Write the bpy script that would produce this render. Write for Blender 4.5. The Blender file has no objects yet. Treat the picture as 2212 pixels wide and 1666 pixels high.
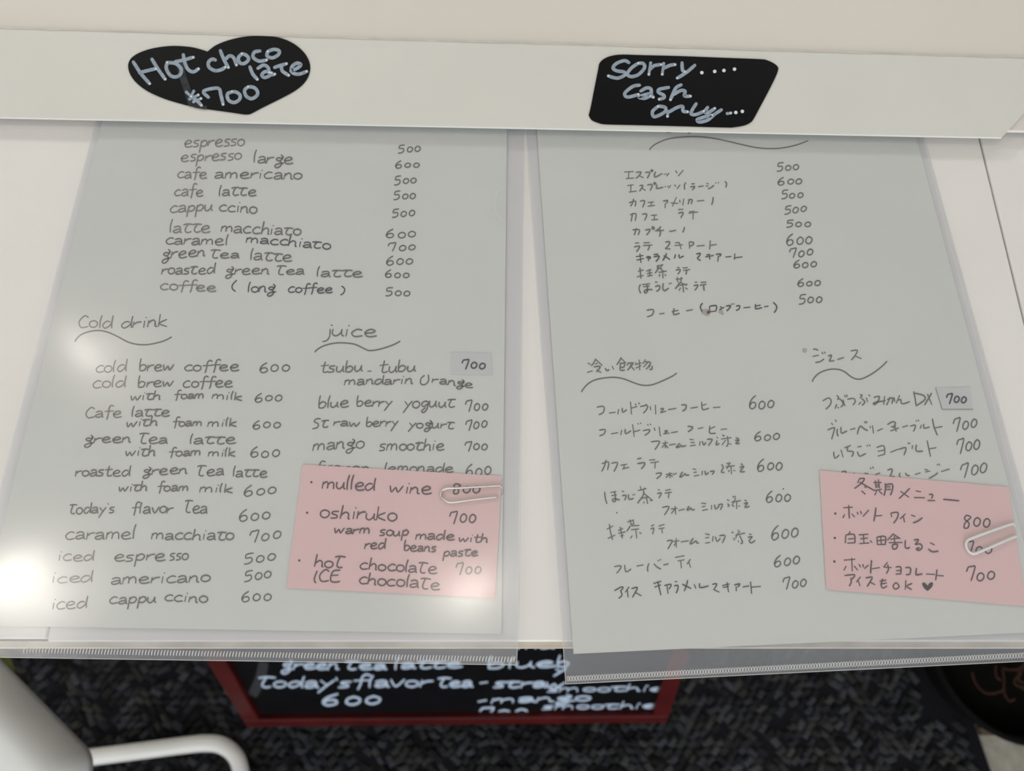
import bpy, bmesh, math, random
from mathutils import Vector, noise

# ------------------------------------------------------------------ camera, world, lights
S = bpy.context.scene
COL = S.collection
IMG_W, IMG_H, FPX = 2212, 1666, 1660.0
PITCH = math.radians(20.3)
TABLE = 0.90                       # table top height
EYE = Vector((0, 0, TABLE + 0.3245))
cam_d = bpy.data.cameras.new('camera')
cam = bpy.data.objects.new('camera', cam_d)
COL.objects.link(cam)
cam.location = EYE
cam.rotation_euler = (PITCH, 0, 0)
cam_d.sensor_fit = 'HORIZONTAL'
cam_d.sensor_width = 36
cam_d.lens = FPX / IMG_W * 36
cam_d.clip_start = 0.02
cam_d.dof.use_dof = True
cam_d.dof.focus_distance = 0.345
cam_d.dof.aperture_fstop = 10.5
S.camera = cam

W = bpy.data.worlds.new('world')
S.world = W
W.use_nodes = True
W.node_tree.nodes['Background'].inputs[0].default_value = (1.0, 0.965, 0.925, 1)
W.node_tree.nodes['Background'].inputs[1].default_value = 0.42
S.view_settings.view_transform = 'Standard'
S.view_settings.look = 'None'
S.view_settings.gamma = 1.0
S.view_settings.use_curve_mapping = False
S.view_settings.exposure = 0.13


def light(name, kind, loc, energy, color, size=0.1, target=None):
    d = bpy.data.lights.new(name, kind)
    d.energy = energy
    d.color = color
    if kind == 'AREA':
        d.shape = 'RECTANGLE'
        d.size, d.size_y = size
    else:
        d.shadow_soft_size = size
    o = bpy.data.objects.new(name, d)
    COL.objects.link(o)
    o.location = loc
    if target is not None:
        o.rotation_euler = (Vector(target) - Vector(loc)).to_track_quat('-Z', 'Y').to_euler()
    return o


light('ceiling_panel_light', 'AREA', (-1.5, 2.75, 2.66), 34, (1.0, 0.985, 0.97), (1.5, 0.6), (-1.0, 1.6, 0.0))
light('ceiling_panel_light', 'AREA', (1.2, 2.75, 2.66), 20, (1.0, 0.985, 0.97), (1.5, 0.6), (0.8, 1.6, 0.0))
light('window_daylight', 'AREA', (0.1, -2.1, 1.5), 60, (0.90, 0.95, 1.0), (3.4, 2.0), (0.0, 0.0, 0.9))
# small ceiling spots that mirror in the plastic sleeves
light('ceiling_spot_light', 'POINT', (-1.284, 0.208, 2.62), 6.0, (1.0, 0.93, 0.84), 0.05)
light('ceiling_spot_light', 'POINT', (-1.221, 0.853, 2.62), 2.0, (1.0, 0.90, 0.80), 0.03)
light('ceiling_spot_light', 'POINT', (-0.127, 0.193, 2.62), 2.6, (1.0, 0.92, 0.82), 0.04)

# ------------------------------------------------------------------ helpers
FWD = Vector((0, math.sin(PITCH), -math.cos(PITCH)))
UP = Vector((0, math.cos(PITCH), math.sin(PITCH)))
RIGHT = Vector((1, 0, 0))


def ray(px, py):
    return RIGHT * ((px - 1106) / FPX) + UP * ((833 - py) / FPX) + FWD


def at(px, py, z):
    d = ray(px, py)
    return EYE + d * ((z - EYE.z) / d.z)


def on(px, py, p0, n):
    d = ray(px, py)
    return EYE + d * ((p0 - EYE).dot(n) / d.dot(n))


def make(name, verts, faces, mat, parent=None, smooth=False, label=None, kind=None, origin=None):
    verts = [Vector(v) for v in verts]
    if origin is None:
        lo = Vector([min(v[i] for v in verts) for i in range(3)])
        hi = Vector([max(v[i] for v in verts) for i in range(3)])
        origin = Vector(((lo.x + hi.x) / 2, (lo.y + hi.y) / 2, lo.z))
    origin = Vector(origin)
    me = bpy.data.meshes.new(name)
    me.from_pydata([tuple(v - origin) for v in verts], [], faces)
    me.update()
    if smooth:
        me.polygons.foreach_set('use_smooth', [True] * len(me.polygons))
    me.materials.append(mat)
    o = bpy.data.objects.new(name, me)
    COL.objects.link(o)
    wo = origin.copy()
    if parent is not None:
        o.parent = parent
        q = parent
        off = Vector((0, 0, 0))
        while q is not None:
            off += Vector(q.location)
            q = q.parent
        wo = origin - off
    o.location = wo
    if label:
        o['label'] = label
    if kind:
        o['kind'] = kind
    return o


def bm_make(name, bm, mat, **k):
    bmesh.ops.recalc_face_normals(bm, faces=bm.faces)
    bm.verts.index_update()
    vs = [v.co.copy() for v in bm.verts]
    fs = [[v.index for v in f.verts] for f in bm.faces]
    bm.free()
    return make(name, vs, fs, mat, **k)


def thing(name, loc, label, cat, group=None):
    o = bpy.data.objects.new(name, None)
    o.empty_display_size = 0.05
    COL.objects.link(o)
    o.location = loc
    tag(o, label, cat, group)
    return o


def tag(o, label, cat, group=None):
    o['label'] = label
    o['category'] = cat
    if group:
        o['group'] = group
    return o


def slab_geo(poly, z0, z1):
    """prism from a list of (x, y)"""
    n = len(poly)
    v = [(p[0], p[1], z0) for p in poly] + [(p[0], p[1], z1) for p in poly]
    f = [list(range(n - 1, -1, -1)), list(range(n, 2 * n))]
    f += [[i, (i + 1) % n, n + (i + 1) % n, n + i] for i in range(n)]
    return v, f


def slab(name, poly, z0, z1, mat, bevel=0.0, seg=2, **k):
    v, f = slab_geo(poly, z0, z1)
    bm = bmesh.new()
    bv = [bm.verts.new(p) for p in v]
    for q in f:
        bm.faces.new([bv[i] for i in q])
    if bevel:
        bmesh.ops.bevel(bm, geom=list(bm.edges), offset=bevel, segments=seg, profile=0.5, affect='EDGES')
    return bm_make(name, bm, mat, **k)


def rounded(poly, r, seg=5):
    """round the corners of a 2D polygon"""
    out = []
    n = len(poly)
    for i in range(n):
        p = Vector(poly[i][:2]); a = Vector(poly[i - 1][:2]); b = Vector(poly[(i + 1) % n][:2])
        ri = r[i] if isinstance(r, (list, tuple)) else r
        if ri <= 0:
            out.append(tuple(p)); continue
        da, db = (a - p).normalized(), (b - p).normalized()
        s, e = p + da * ri, p + db * ri
        for k in range(seg + 1):
            t = k / seg
            out.append(tuple(s * (1 - t) ** 2 + p * 2 * t * (1 - t) + e * t * t))
    return out


def catmull(pts, sub=4):
    if len(pts) < 3:
        return list(pts)
    out = []
    n = len(pts)
    for i in range(n - 1):
        p0 = pts[max(i - 1, 0)]; p1 = pts[i]; p2 = pts[i + 1]; p3 = pts[min(i + 2, n - 1)]
        if p1 == p2:
            continue
        for k in range(sub):
            t = k / sub
            t2, t3 = t * t, t * t * t
            out.append(tuple(0.5 * (2 * p1[j] + (p2[j] - p0[j]) * t + (2 * p0[j] - 5 * p1[j] + 4 * p2[j] - p3[j]) * t2
                                    + (3 * p1[j] - p0[j] - 3 * p2[j] + p3[j]) * t3) for j in range(len(p1))))
    out.append(tuple(pts[-1]))
    return out


def tube_geo(path, r, n=8, closed=False):
    path = [Vector(p) for p in path]
    m = len(path)
    v, f = [], []
    prev = None
    for i, p in enumerate(path):
        if closed:
            t = (path[(i + 1) % m] - path[i - 1]).normalized()
        else:
            t = (path[min(i + 1, m - 1)] - path[max(i - 1, 0)]).normalized()
        if prev is None:
            a = Vector((0, 0, 1)) if abs(t.z) < 0.9 else Vector((1, 0, 0))
            u = t.cross(a).normalized()
        else:
            u = (prev - t * prev.dot(t)).normalized()
        prev = u
        w = t.cross(u)
        for k in range(n):
            an = 2 * math.pi * k / n
            v.append(p + (u * math.cos(an) + w * math.sin(an)) * r)
    for i in range(m if closed else m - 1):
        j = (i + 1) % m
        for k in range(n):
            k2 = (k + 1) % n
            f.append([i * n + k, i * n + k2, j * n + k2, j * n + k])
    if not closed:
        f.append(list(range(n - 1, -1, -1)))
        f.append([(m - 1) * n + k for k in range(n)])
    return v, f


def lathe_geo(profile, c, n=40):
    v, f = [], []
    for r, z in profile:
        for k in range(n):
            a = 2 * math.pi * k / n
            v.append((c[0] + r * math.cos(a), c[1] + r * math.sin(a), c[2] + z))
    for i in range(len(profile) - 1):
        for k in range(n):
            k2 = (k + 1) % n
            f.append([i * n + k, i * n + k2, (i + 1) * n + k2, (i + 1) * n + k])
    f.append([(len(profile) - 1) * n + k for k in range(n)])
    f.append([k for k in range(n - 1, -1, -1)])
    return v, f


# ------------------------------------------------------------------ materials
def mat(name, color, rough=0.6, spec=0.5, metal=0.0, coat=0.0, vary=0.0, scale=40.0, bump=0.0, bscale=300.0, color2=None):
    m = bpy.data.materials.new(name)
    m.use_nodes = True
    nt = m.node_tree
    b = nt.nodes['Principled BSDF']
    b.inputs['Base Color'].default_value = (*color, 1)
    b.inputs['Roughness'].default_value = rough
    b.inputs['Specular IOR Level'].default_value = spec
    b.inputs['Metallic'].default_value = metal
    b.inputs['Coat Weight'].default_value = coat
    tc = nt.nodes.new('ShaderNodeTexCoord')
    if vary or color2:
        nz = nt.nodes.new('ShaderNodeTexNoise')
        nz.inputs['Scale'].default_value = scale
        nz.inputs['Detail'].default_value = 4
        nt.links.new(tc.outputs['Object'], nz.inputs['Vector'])
        rp = nt.nodes.new('ShaderNodeValToRGB')
        rp.color_ramp.elements[0].position = 0.3
        rp.color_ramp.elements[1].position = 0.7
        c2 = color2 or tuple(min(1, c * (1 - vary)) for c in color)
        rp.color_ramp.elements[0].color = (*c2, 1)
        rp.color_ramp.elements[1].color = (*color, 1)
        nt.links.new(nz.outputs['Fac'], rp.inputs['Fac'])
        nt.links.new(rp.outputs['Color'], b.inputs['Base Color'])
    if bump:
        n2 = nt.nodes.new('ShaderNodeTexNoise')
        n2.inputs['Scale'].default_value = bscale
        nt.links.new(tc.outputs['Object'], n2.inputs['Vector'])
        bp = nt.nodes.new('ShaderNodeBump')
        bp.inputs['Strength'].default_value = bump
        bp.inputs['Distance'].default_value = 0.001
        nt.links.new(n2.outputs['Fac'], bp.inputs['Height'])
        nt.links.new(bp.outputs['Normal'], b.inputs['Normal'])
    return m


def film(name, white, rough, gloss):
    m = bpy.data.materials.new(name)
    m.use_nodes = True
    nt = m.node_tree
    nt.nodes.remove(nt.nodes['Principled BSDF'])
    out = nt.nodes['Material Output']
    tr = nt.nodes.new('ShaderNodeBsdfTransparent')
    di = nt.nodes.new('ShaderNodeBsdfDiffuse')
    di.inputs['Color'].default_value = (0.68, 0.72, 0.81, 1)
    tl = nt.nodes.new('ShaderNodeBsdfTranslucent')
    tl.inputs['Color'].default_value = (0.68, 0.72, 0.81, 1)
    gl = nt.nodes.new('ShaderNodeBsdfGlossy')
    gl.inputs['Roughness'].default_value = rough
    hz = nt.nodes.new('ShaderNodeMixShader')
    hz.inputs[0].default_value = 0.3
    nt.links.new(di.outputs[0], hz.inputs[1])
    nt.links.new(tl.outputs[0], hz.inputs[2])
    a = nt.nodes.new('ShaderNodeMixShader')
    a.inputs[0].default_value = white
    nt.links.new(tr.outputs[0], a.inputs[1])
    nt.links.new(hz.outputs[0], a.inputs[2])
    lw = nt.nodes.new('ShaderNodeLayerWeight')
    pw = nt.nodes.new('ShaderNodeMath')
    pw.operation = 'POWER'
    pw.inputs[1].default_value = 4.5
    ml = nt.nodes.new('ShaderNodeMath')
    ml.operation = 'MULTIPLY_ADD'
    ml.inputs[1].default_value = 1 - gloss
    ml.inputs[2].default_value = gloss
    nt.links.new(lw.outputs['Facing'], pw.inputs[0])
    nt.links.new(pw.outputs[0], ml.inputs[0])
    lw = ml
    b = nt.nodes.new('ShaderNodeMixShader')
    nt.links.new(lw.outputs[0], b.inputs[0])
    nt.links.new(a.outputs[0], b.inputs[1])
    nt.links.new(gl.outputs[0], b.inputs[2])
    nt.links.new(b.outputs[0], out.inputs['Surface'])
    return m


M_TABLE = mat('table_white_laminate', (0.775, 0.755, 0.73), 0.55, 0.35, vary=0.03, scale=18, bump=0.06, bscale=900)
M_EDGE = mat('table_edge_band', (0.42, 0.36, 0.28), 0.6, color2=(0.62, 0.55, 0.46), scale=60)
M_CORE = mat('table_chipboard_core', (0.30, 0.19, 0.09), 0.8, vary=0.4, scale=200)
M_SHELF = mat('shelf_cream_laminate', (0.71, 0.675, 0.625), 0.5, 0.3, vary=0.03, scale=9, bump=0.05, bscale=900)
M_STRIP = mat('strip_white_board', (0.685, 0.685, 0.64), 0.5, 0.3, vary=0.03, scale=14, bump=0.04, bscale=900)
M_WORN = mat('strip_worn_edge', (0.78, 0.74, 0.70), 0.6, vary=0.25, scale=60)
M_PAPER = mat('menu_paper', (0.66, 0.67, 0.64), 0.9, 0.1, vary=0.025, scale=25)
M_PINK = mat('pink_note_paper', (0.77, 0.535, 0.53), 0.9, 0.1, vary=0.02, scale=30)
M_PATCH = mat('patch_paper', (0.585, 0.60, 0.595), 0.7, 0.2)
M_PENCIL = mat('pencil_grey', (0.145, 0.13, 0.118), 0.8, 0.2, vary=0.25, scale=900)
M_FAINT = mat('pencil_faint', (0.225, 0.20, 0.18), 0.8, 0.2, vary=0.2, scale=900)
M_PEN = mat('pen_black', (0.035, 0.033, 0.035), 0.6, 0.3)
M_PENPINK = mat('pen_on_pink', (0.115, 0.07, 0.07), 0.7, 0.2, vary=0.3, scale=900)
M_STAIN = mat('brown_stain', (0.42, 0.37, 0.33), 0.9, 0.1)
M_STICK = mat('black_sticker_vinyl', (0.0055, 0.0055, 0.006), 0.5, 0.06)
M_CHALK = mat('white_paint_marker', (0.36, 0.43, 0.51), 0.6, 0.3, color2=(0.22, 0.28, 0.35), scale=350)
M_DROP = mat('paint_pool', (0.72, 0.77, 0.82), 0.5, 0.3)
M_SMEAR = mat('faint_smear', (0.035, 0.04, 0.05), 0.6, 0.2, color2=(0.010, 0.011, 0.014), scale=250)
M_FILM = film('clear_sleeve_film', 0.13, 0.15, 0.05)
M_FILMB = film('clear_sleeve_back', 0.20, 0.30, 0.04)
M_WELD = mat('weld_ridge', (0.62, 0.61, 0.60), 0.35, 0.6)
M_WIRE = mat('clip_wire', (0.62, 0.60, 0.57), 0.28, 0.5, metal=0.9)
M_WIREW = mat('clip_wire_coated', (0.66, 0.68, 0.66), 0.35, 0.5)
M_RED = mat('red_painted_wood', (0.075, 0.006, 0.006), 0.4, 0.3, vary=0.45, scale=12)
M_BOARD = mat('blackboard', (0.005, 0.005, 0.006), 0.6, 0.05, vary=0.3, scale=30)
M_BCHALK = mat('board_marker', (0.50, 0.58, 0.70), 0.7, 0.2, color2=(0.34, 0.42, 0.54), scale=200)
M_MATB = mat('mat_rubber', (0.006, 0.006, 0.008), 0.85, 0.1)
M_CHAIR = mat('chair_white_plastic', (0.84, 0.85, 0.83), 0.4, 0.4, vary=0.03, scale=10)
M_TUBE = mat('chair_white_tube', (0.76, 0.75, 0.72), 0.32, 0.5, vary=0.04, scale=20)
M_POT = mat('black_planter', (0.005, 0.005, 0.005), 0.8, 0.03)
M_SOIL = mat('dark_soil', (0.003, 0.0027, 0.0022), 0.95, 0.1, vary=0.6, scale=80, bump=0.6, bscale=90)
M_STEM = mat('dry_rusty_stem', (0.05, 0.019, 0.009), 0.9, 0.2, vary=0.4, scale=40)
M_LEAF = mat('dark_green_leaf', (0.075, 0.085, 0.012), 0.6, 0.3, vary=0.3, scale=30)
M_WOOD = mat('brown_wood', (0.10, 0.07, 0.05), 0.7, 0.3, vary=0.4, scale=14)


def floor_mat():
    m = mat('speckled_beige_floor', (0.34, 0.32, 0.27), 0.7, 0.3, color2=(0.22, 0.21, 0.165), scale=55, bump=0.15, bscale=150)
    return m


def tuft_mat():
    m = mat('mat_pile', (0.05, 0.05, 0.055), 0.95, 0.05)
    nt = m.node_tree
    a = nt.nodes.new('ShaderNodeAttribute')
    a.attribute_name = 'tint'
    nt.links.new(a.outputs['Color'], nt.nodes['Principled BSDF'].inputs['Base Color'])
    return m


# ------------------------------------------------------------------ structure: floor
FZ = -0.008
X0, X1, Y0, Y1, ZC = -2.6, 2.6, -2.2, 3.2, 2.7
slab('floor', [(X0, Y0), (X1, Y0), (X1, Y1), (X0, Y1)], -0.05, FZ, floor_mat(), kind='structure')
M_WALL = mat('white_wall_paint', (0.72, 0.70, 0.66), 0.85, 0.2, vary=0.03, scale=3)
slab('ceiling', [(X0, Y0), (X1, Y0), (X1, Y1), (X0, Y1)], ZC, ZC + 0.1, M_WALL, kind='structure')
slab('wall_left', [(X0 - .1, Y0 - .1), (X0, Y0 - .1), (X0, Y1 + .1), (X0 - .1, Y1 + .1)], FZ, ZC, M_WALL, kind='structure')
slab('wall_right', [(X1, Y0 - .1), (X1 + .1, Y0 - .1), (X1 + .1, Y1 + .1), (X1, Y1 + .1)], FZ, ZC, M_WALL, kind='structure')
slab('wall_back', [(X0, Y1), (X1, Y1), (X1, Y1 + .1), (X0, Y1 + .1)], FZ, ZC, M_WALL, kind='structure')
v, f = [], []
for (x0, x1, z0, z1) in ((X0, -1.8, FZ, ZC), (1.9, X1, FZ, ZC), (-1.8, 1.9, FZ, 0.4), (-1.8, 1.9, 2.5, ZC)):
    a, b = slab_geo([(x0, Y0 - .1), (x1, Y0 - .1), (x1, Y0), (x0, Y0)], z0, z1)
    f += [[i + len(v) for i in q] for q in b]
    v += a
make('wall_front', v, f, M_WALL, kind='structure')
win = make('window_1', *slab_geo([(-1.76, Y0 - .055), (1.86, Y0 - .055), (1.86, Y0 - .05), (-1.76, Y0 - .05)], 0.44, 2.46), film('window_glass', 0.0, 0.05, 0.05), kind='structure')
v, f = [], []
for (x0, x1, z0, z1) in ((-1.8, -1.76, .4, 2.5), (1.86, 1.9, .4, 2.5), (-1.76, 1.86, .4, .44), (-1.76, 1.86, 2.46, 2.5), (.03, .07, .44, 2.46)):
    a, b = slab_geo([(x0, Y0 - .08), (x1, Y0 - .08), (x1, Y0 - .03), (x0, Y0 - .03)], z0, z1)
    f += [[i + len(v) for i in q] for q in b]
    v += a
make('window_frame', v, f, mat('window_frame_grey', (0.3, 0.3, 0.3), 0.4), parent=win)

# ------------------------------------------------------------------ carpet mat
mr0, mr1 = at(2106, 1560, 0), at(2143, 1666, 0)
dx = (mr1.x - mr0.x) / (mr1.y - mr0.y)
edge = lambda y: mr0.x + dx * (y - mr0.y)
doormat = thing('carpet_mat', (0, 0, -0.008), 'black grey ribbed carpet mat spread on the floor under the table', 'mat')
slab('mat_backing', [(-1.25, -0.75), (edge(-0.75), -0.75), (edge(0.7), 0.7), (-1.25, 0.7)], -0.008, -0.003, M_MATB,
     parent=doormat, label='flat black rubber edge of the mat')
random.seed(4)
tv, tf, tcol = [], [], []
_lp = at(-120, 1445, 0.0)
_pp = at(2212, 1393, 0.115)
CLEAR = [(_lp.x, _lp.y, 0.072), (_pp.x, _pp.y, 0.098), (-0.57, at(1106, 1386, TABLE).y + 0.56, 0.033), (-0.57, at(1106, 1386, TABLE).y + 0.17, 0.033)]
step = 0.0136
y = -0.735
j = 0
while y < 0.685:
    x = -1.23 + (j % 2) * step * 0.5
    i = 0
    while x < edge(y) - 0.022:
        blk = noise.noise(Vector((x * 9, y * 9, 0)))
        base = 42 if ((i + j // 2) % 7) < 4 or blk > 0.25 else -38
        if any(abs(x - a_) < b_ and abs(y - c_) < b_ for a_, c_, b_ in CLEAR):
            x += step
            i += 1
            continue
        if random.random() < 0.2:
            x += step
            i += 1
            continue
        an = math.radians(base + random.uniform(-22, 22))
        ln, wd, h = random.uniform(0.0075, 0.0115), random.uniform(0.0046, 0.0060), random.uniform(0.003, 0.0065)
        cx, cy = x + random.uniform(-.0018, .0018), y + random.uniform(-.0018, .0018)
        ca, sa = math.cos(an), math.sin(an)
        k0 = len(tv)
        for (s, zz) in ((1.0, -0.0032), (0.55, h - 0.004)):
            for (uu, vv) in ((-1, -1), (1, -1), (1, 1), (-1, 1)):
                a_, b_ = uu * ln * s, vv * wd * s
                tv.append((cx + a_ * ca - b_ * sa, cy + a_ * sa + b_ * ca, zz))
        tf += [[k0 + 4, k0 + 5, k0 + 6, k0 + 7]] + [[k0 + q, k0 + (q + 1) % 4, k0 + 4 + (q + 1) % 4, k0 + 4 + q] for q in range(4)]
        g = random.choice((0.013, 0.018, 0.025, 0.032, 0.039)) * random.uniform(0.7, 1.2)
        t = random.uniform(0.9, 1.25)
        tcol += [(g, g * 1.02, g * t, 1)] * 8
        x += step
        i += 1
    y += step * 0.82
    j += 1
tuft = make('mat_pile', tv, tf, tuft_mat(), parent=doormat, kind='stuff')
ca_ = tuft.data.color_attributes.new('tint', 'FLOAT_COLOR', 'POINT')
ca_.data.foreach_set('color', [c for q in tcol for c in q])

# ------------------------------------------------------------------ table
FRONT = at(1106, 1386, TABLE).y
table = thing('table', (0, FRONT + 0.35, 0), 'white laminate table of three boards holding the two menus', 'table')
r0, r1 = at(2118, 305, TABLE), at(2212, 690, TABLE)
l0, l1 = at(105, 1355, TABLE), at(97, 1386, TABLE)


def seam_r(yy):
    return r0.x + (r1.x - r0.x) / (r1.y - r0.y) * (yy - r0.y)


def seam_l(yy):
    return l0.x + (r1.x - r0.x) / (r1.y - r0.y) * -0.3 * (yy - l0.y)


YB = FRONT + 0.62
G = 0.0005
for nm, poly in (('tabletop_board', [(-0.62, FRONT + .001), (seam_l(FRONT) - G, FRONT + .001), (seam_l(YB) - G, YB), (-0.62, YB)]),
                 ('tabletop_board', [(seam_l(FRONT) + G, FRONT), (seam_r(FRONT) - G, FRONT), (seam_r(YB) - G, YB), (seam_l(YB) + G, YB)]),
                 ('tabletop_board', [(seam_r(FRONT) + G, FRONT + .002), (0.98, FRONT + .002), (0.98, YB), (seam_r(YB) + G, YB)])):
    slab(nm, poly, TABLE - 0.022, TABLE, M_TABLE, bevel=0.0006 if nm else 0, parent=table)
slab('edge_band', [(-0.62, FRONT - 0.0022), (0.98, FRONT - 0.0022), (0.98, FRONT + 0.0002), (-0.62, FRONT + 0.0002)], TABLE - 0.023, TABLE - 0.0022, M_EDGE,
     parent=table, label='beige worn front edge of the table')
slab('under_board', [(-0.61, FRONT + 0.006), (0.97, FRONT + 0.006), (0.97, YB - 0.01), (-0.61, YB - 0.01)], TABLE - 0.034, TABLE - 0.0225, M_CORE, parent=table)
for lx in (-0.57, 0.94):
    for ly in (FRONT + 0.17, YB - 0.06):
        slab('leg', [(lx - .02, ly - .02), (lx + .02, ly - .02), (lx + .02, ly + .02), (lx - .02, ly + .02)], -0.008 if lx > 0.7 else -0.0027, TABLE - 0.034, M_TUBE, bevel=0.003, parent=table)

# ------------------------------------------------------------------ raised shelf board and strip
SH = TABLE + 0.0050
sf0, sf1 = at(0, 247, SH), at(2212, 283, SH)
sl = (sf1.y - sf0.y) / (sf1.x - sf0.x)
sy = lambda x: sf0.y + sl * (x - sf0.x)
tag(slab('raised_shelf_board', [(-0.5, sy(-0.5)), (0.6, sy(0.6)), (0.6, sy(0.6) + 0.30), (-0.5, sy(-0.5) + 0.30)], TABLE + 0.0034, SH, M_SHELF, bevel=0.0004),
    'cream white shelf board lying across the top ends of both menus', 'shelf')
ST = SH + 0.0012


def pl(pts, z):
    return [tuple(at(x, y, z)[:2]) for x, y in pts]


strip_poly = pl([(-120, 251), (2164, 297), (2215, 242), (2330, 128), (-120, 57)], ST)
strip = slab('white_strip', strip_poly, SH + 0.0002, ST, M_STRIP)
tag(strip, 'long off-white strip board with cut corner carrying the two black stickers', 'board')
# worn ridge along the strip's far edge
rv, rf = [], []
random.seed(2)
N = 90
for i in range(N + 1):
    px = -100 + 2420 * i / N
    py = 57 + (128 - 57) / 2450 * (px + 120)
    a = at(px, py + 1.5 + random.uniform(-.6, .6), ST); b = at(px, py - 4.5 + random.uniform(-.9, .9), ST)
    rv += [(a.x, a.y, ST + 0.0003), (b.x, b.y, SH + 0.0004)]
for i in range(N):
    rf.append([2 * i, 2 * i + 1, 2 * i + 3, 2 * i + 2])
make('worn_edge', rv, rf, M_WORN, parent=strip, label='pale scuffed far edge of the strip')


# ------------------------------------------------------------------ writing tools
class Ink:
    """collects pen strokes given in photograph pixels and lays them on a plane"""

    def __init__(self, proj, width):
        self.proj, self.w = proj, width
        self.v, self.f = [], []
        self.k, self.up = 0, Vector((0, 0, 1))

    def stroke(self, pts, w=None, sub=4, cap=False, smooth=True):
        w = (w or self.w) / 2
        p = catmull(pts, sub) if smooth else list(pts)
        q = [p[0]]
        for a in p[1:]:
            if math.hypot(a[0] - q[-1][0], a[1] - q[-1][1]) > 0.25:
                q.append(a)
        if len(q) == 1:
            self.dot(q[0], w)
            return
        if not cap:   # rounded-off tips
            pass
        self.k += 1
        lift = self.up * (1.5e-5 * (self.k % 9))
        k0 = len(self.v)
        n = len(q)
        for i, a in enumerate(q):
            b, c = q[max(i - 1, 0)], q[min(i + 1, n - 1)]
            tx, ty = c[0] - b[0], c[1] - b[1]
            L = math.hypot(tx, ty) or 1
            ww = w * (0.78 if i in (0, n - 1) else 1.0)
            nx, ny = -ty / L * ww, tx / L * ww
            self.v.append(Vector(self.proj(a[0] + nx, a[1] + ny)) + lift)
            self.v.append(Vector(self.proj(a[0] - nx, a[1] - ny)) + lift)
        for i in range(n - 1):
            k = k0 + 2 * i
            self.f.append([k, k + 1, k + 3, k + 2])
        if cap:
            self.dot(q[0], w * .95)
            self.dot(q[-1], w * .95)

    def dot(self, c, r, n=9):
        self.k += 1
        lift = self.up * (1.5e-5 * (self.k % 9))
        k = len(self.v)
        for i in range(n):
            a = 2 * math.pi * i / n
            self.v.append(Vector(self.proj(c[0] + r * math.cos(a), c[1] + r * math.sin(a))) + lift)
        self.f.append(list(range(k, k + n)))

    def build(self, name, m, parent, **k):
        if self.v:
            return make(name, self.v, self.f, m, parent=parent, **k)


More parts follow.
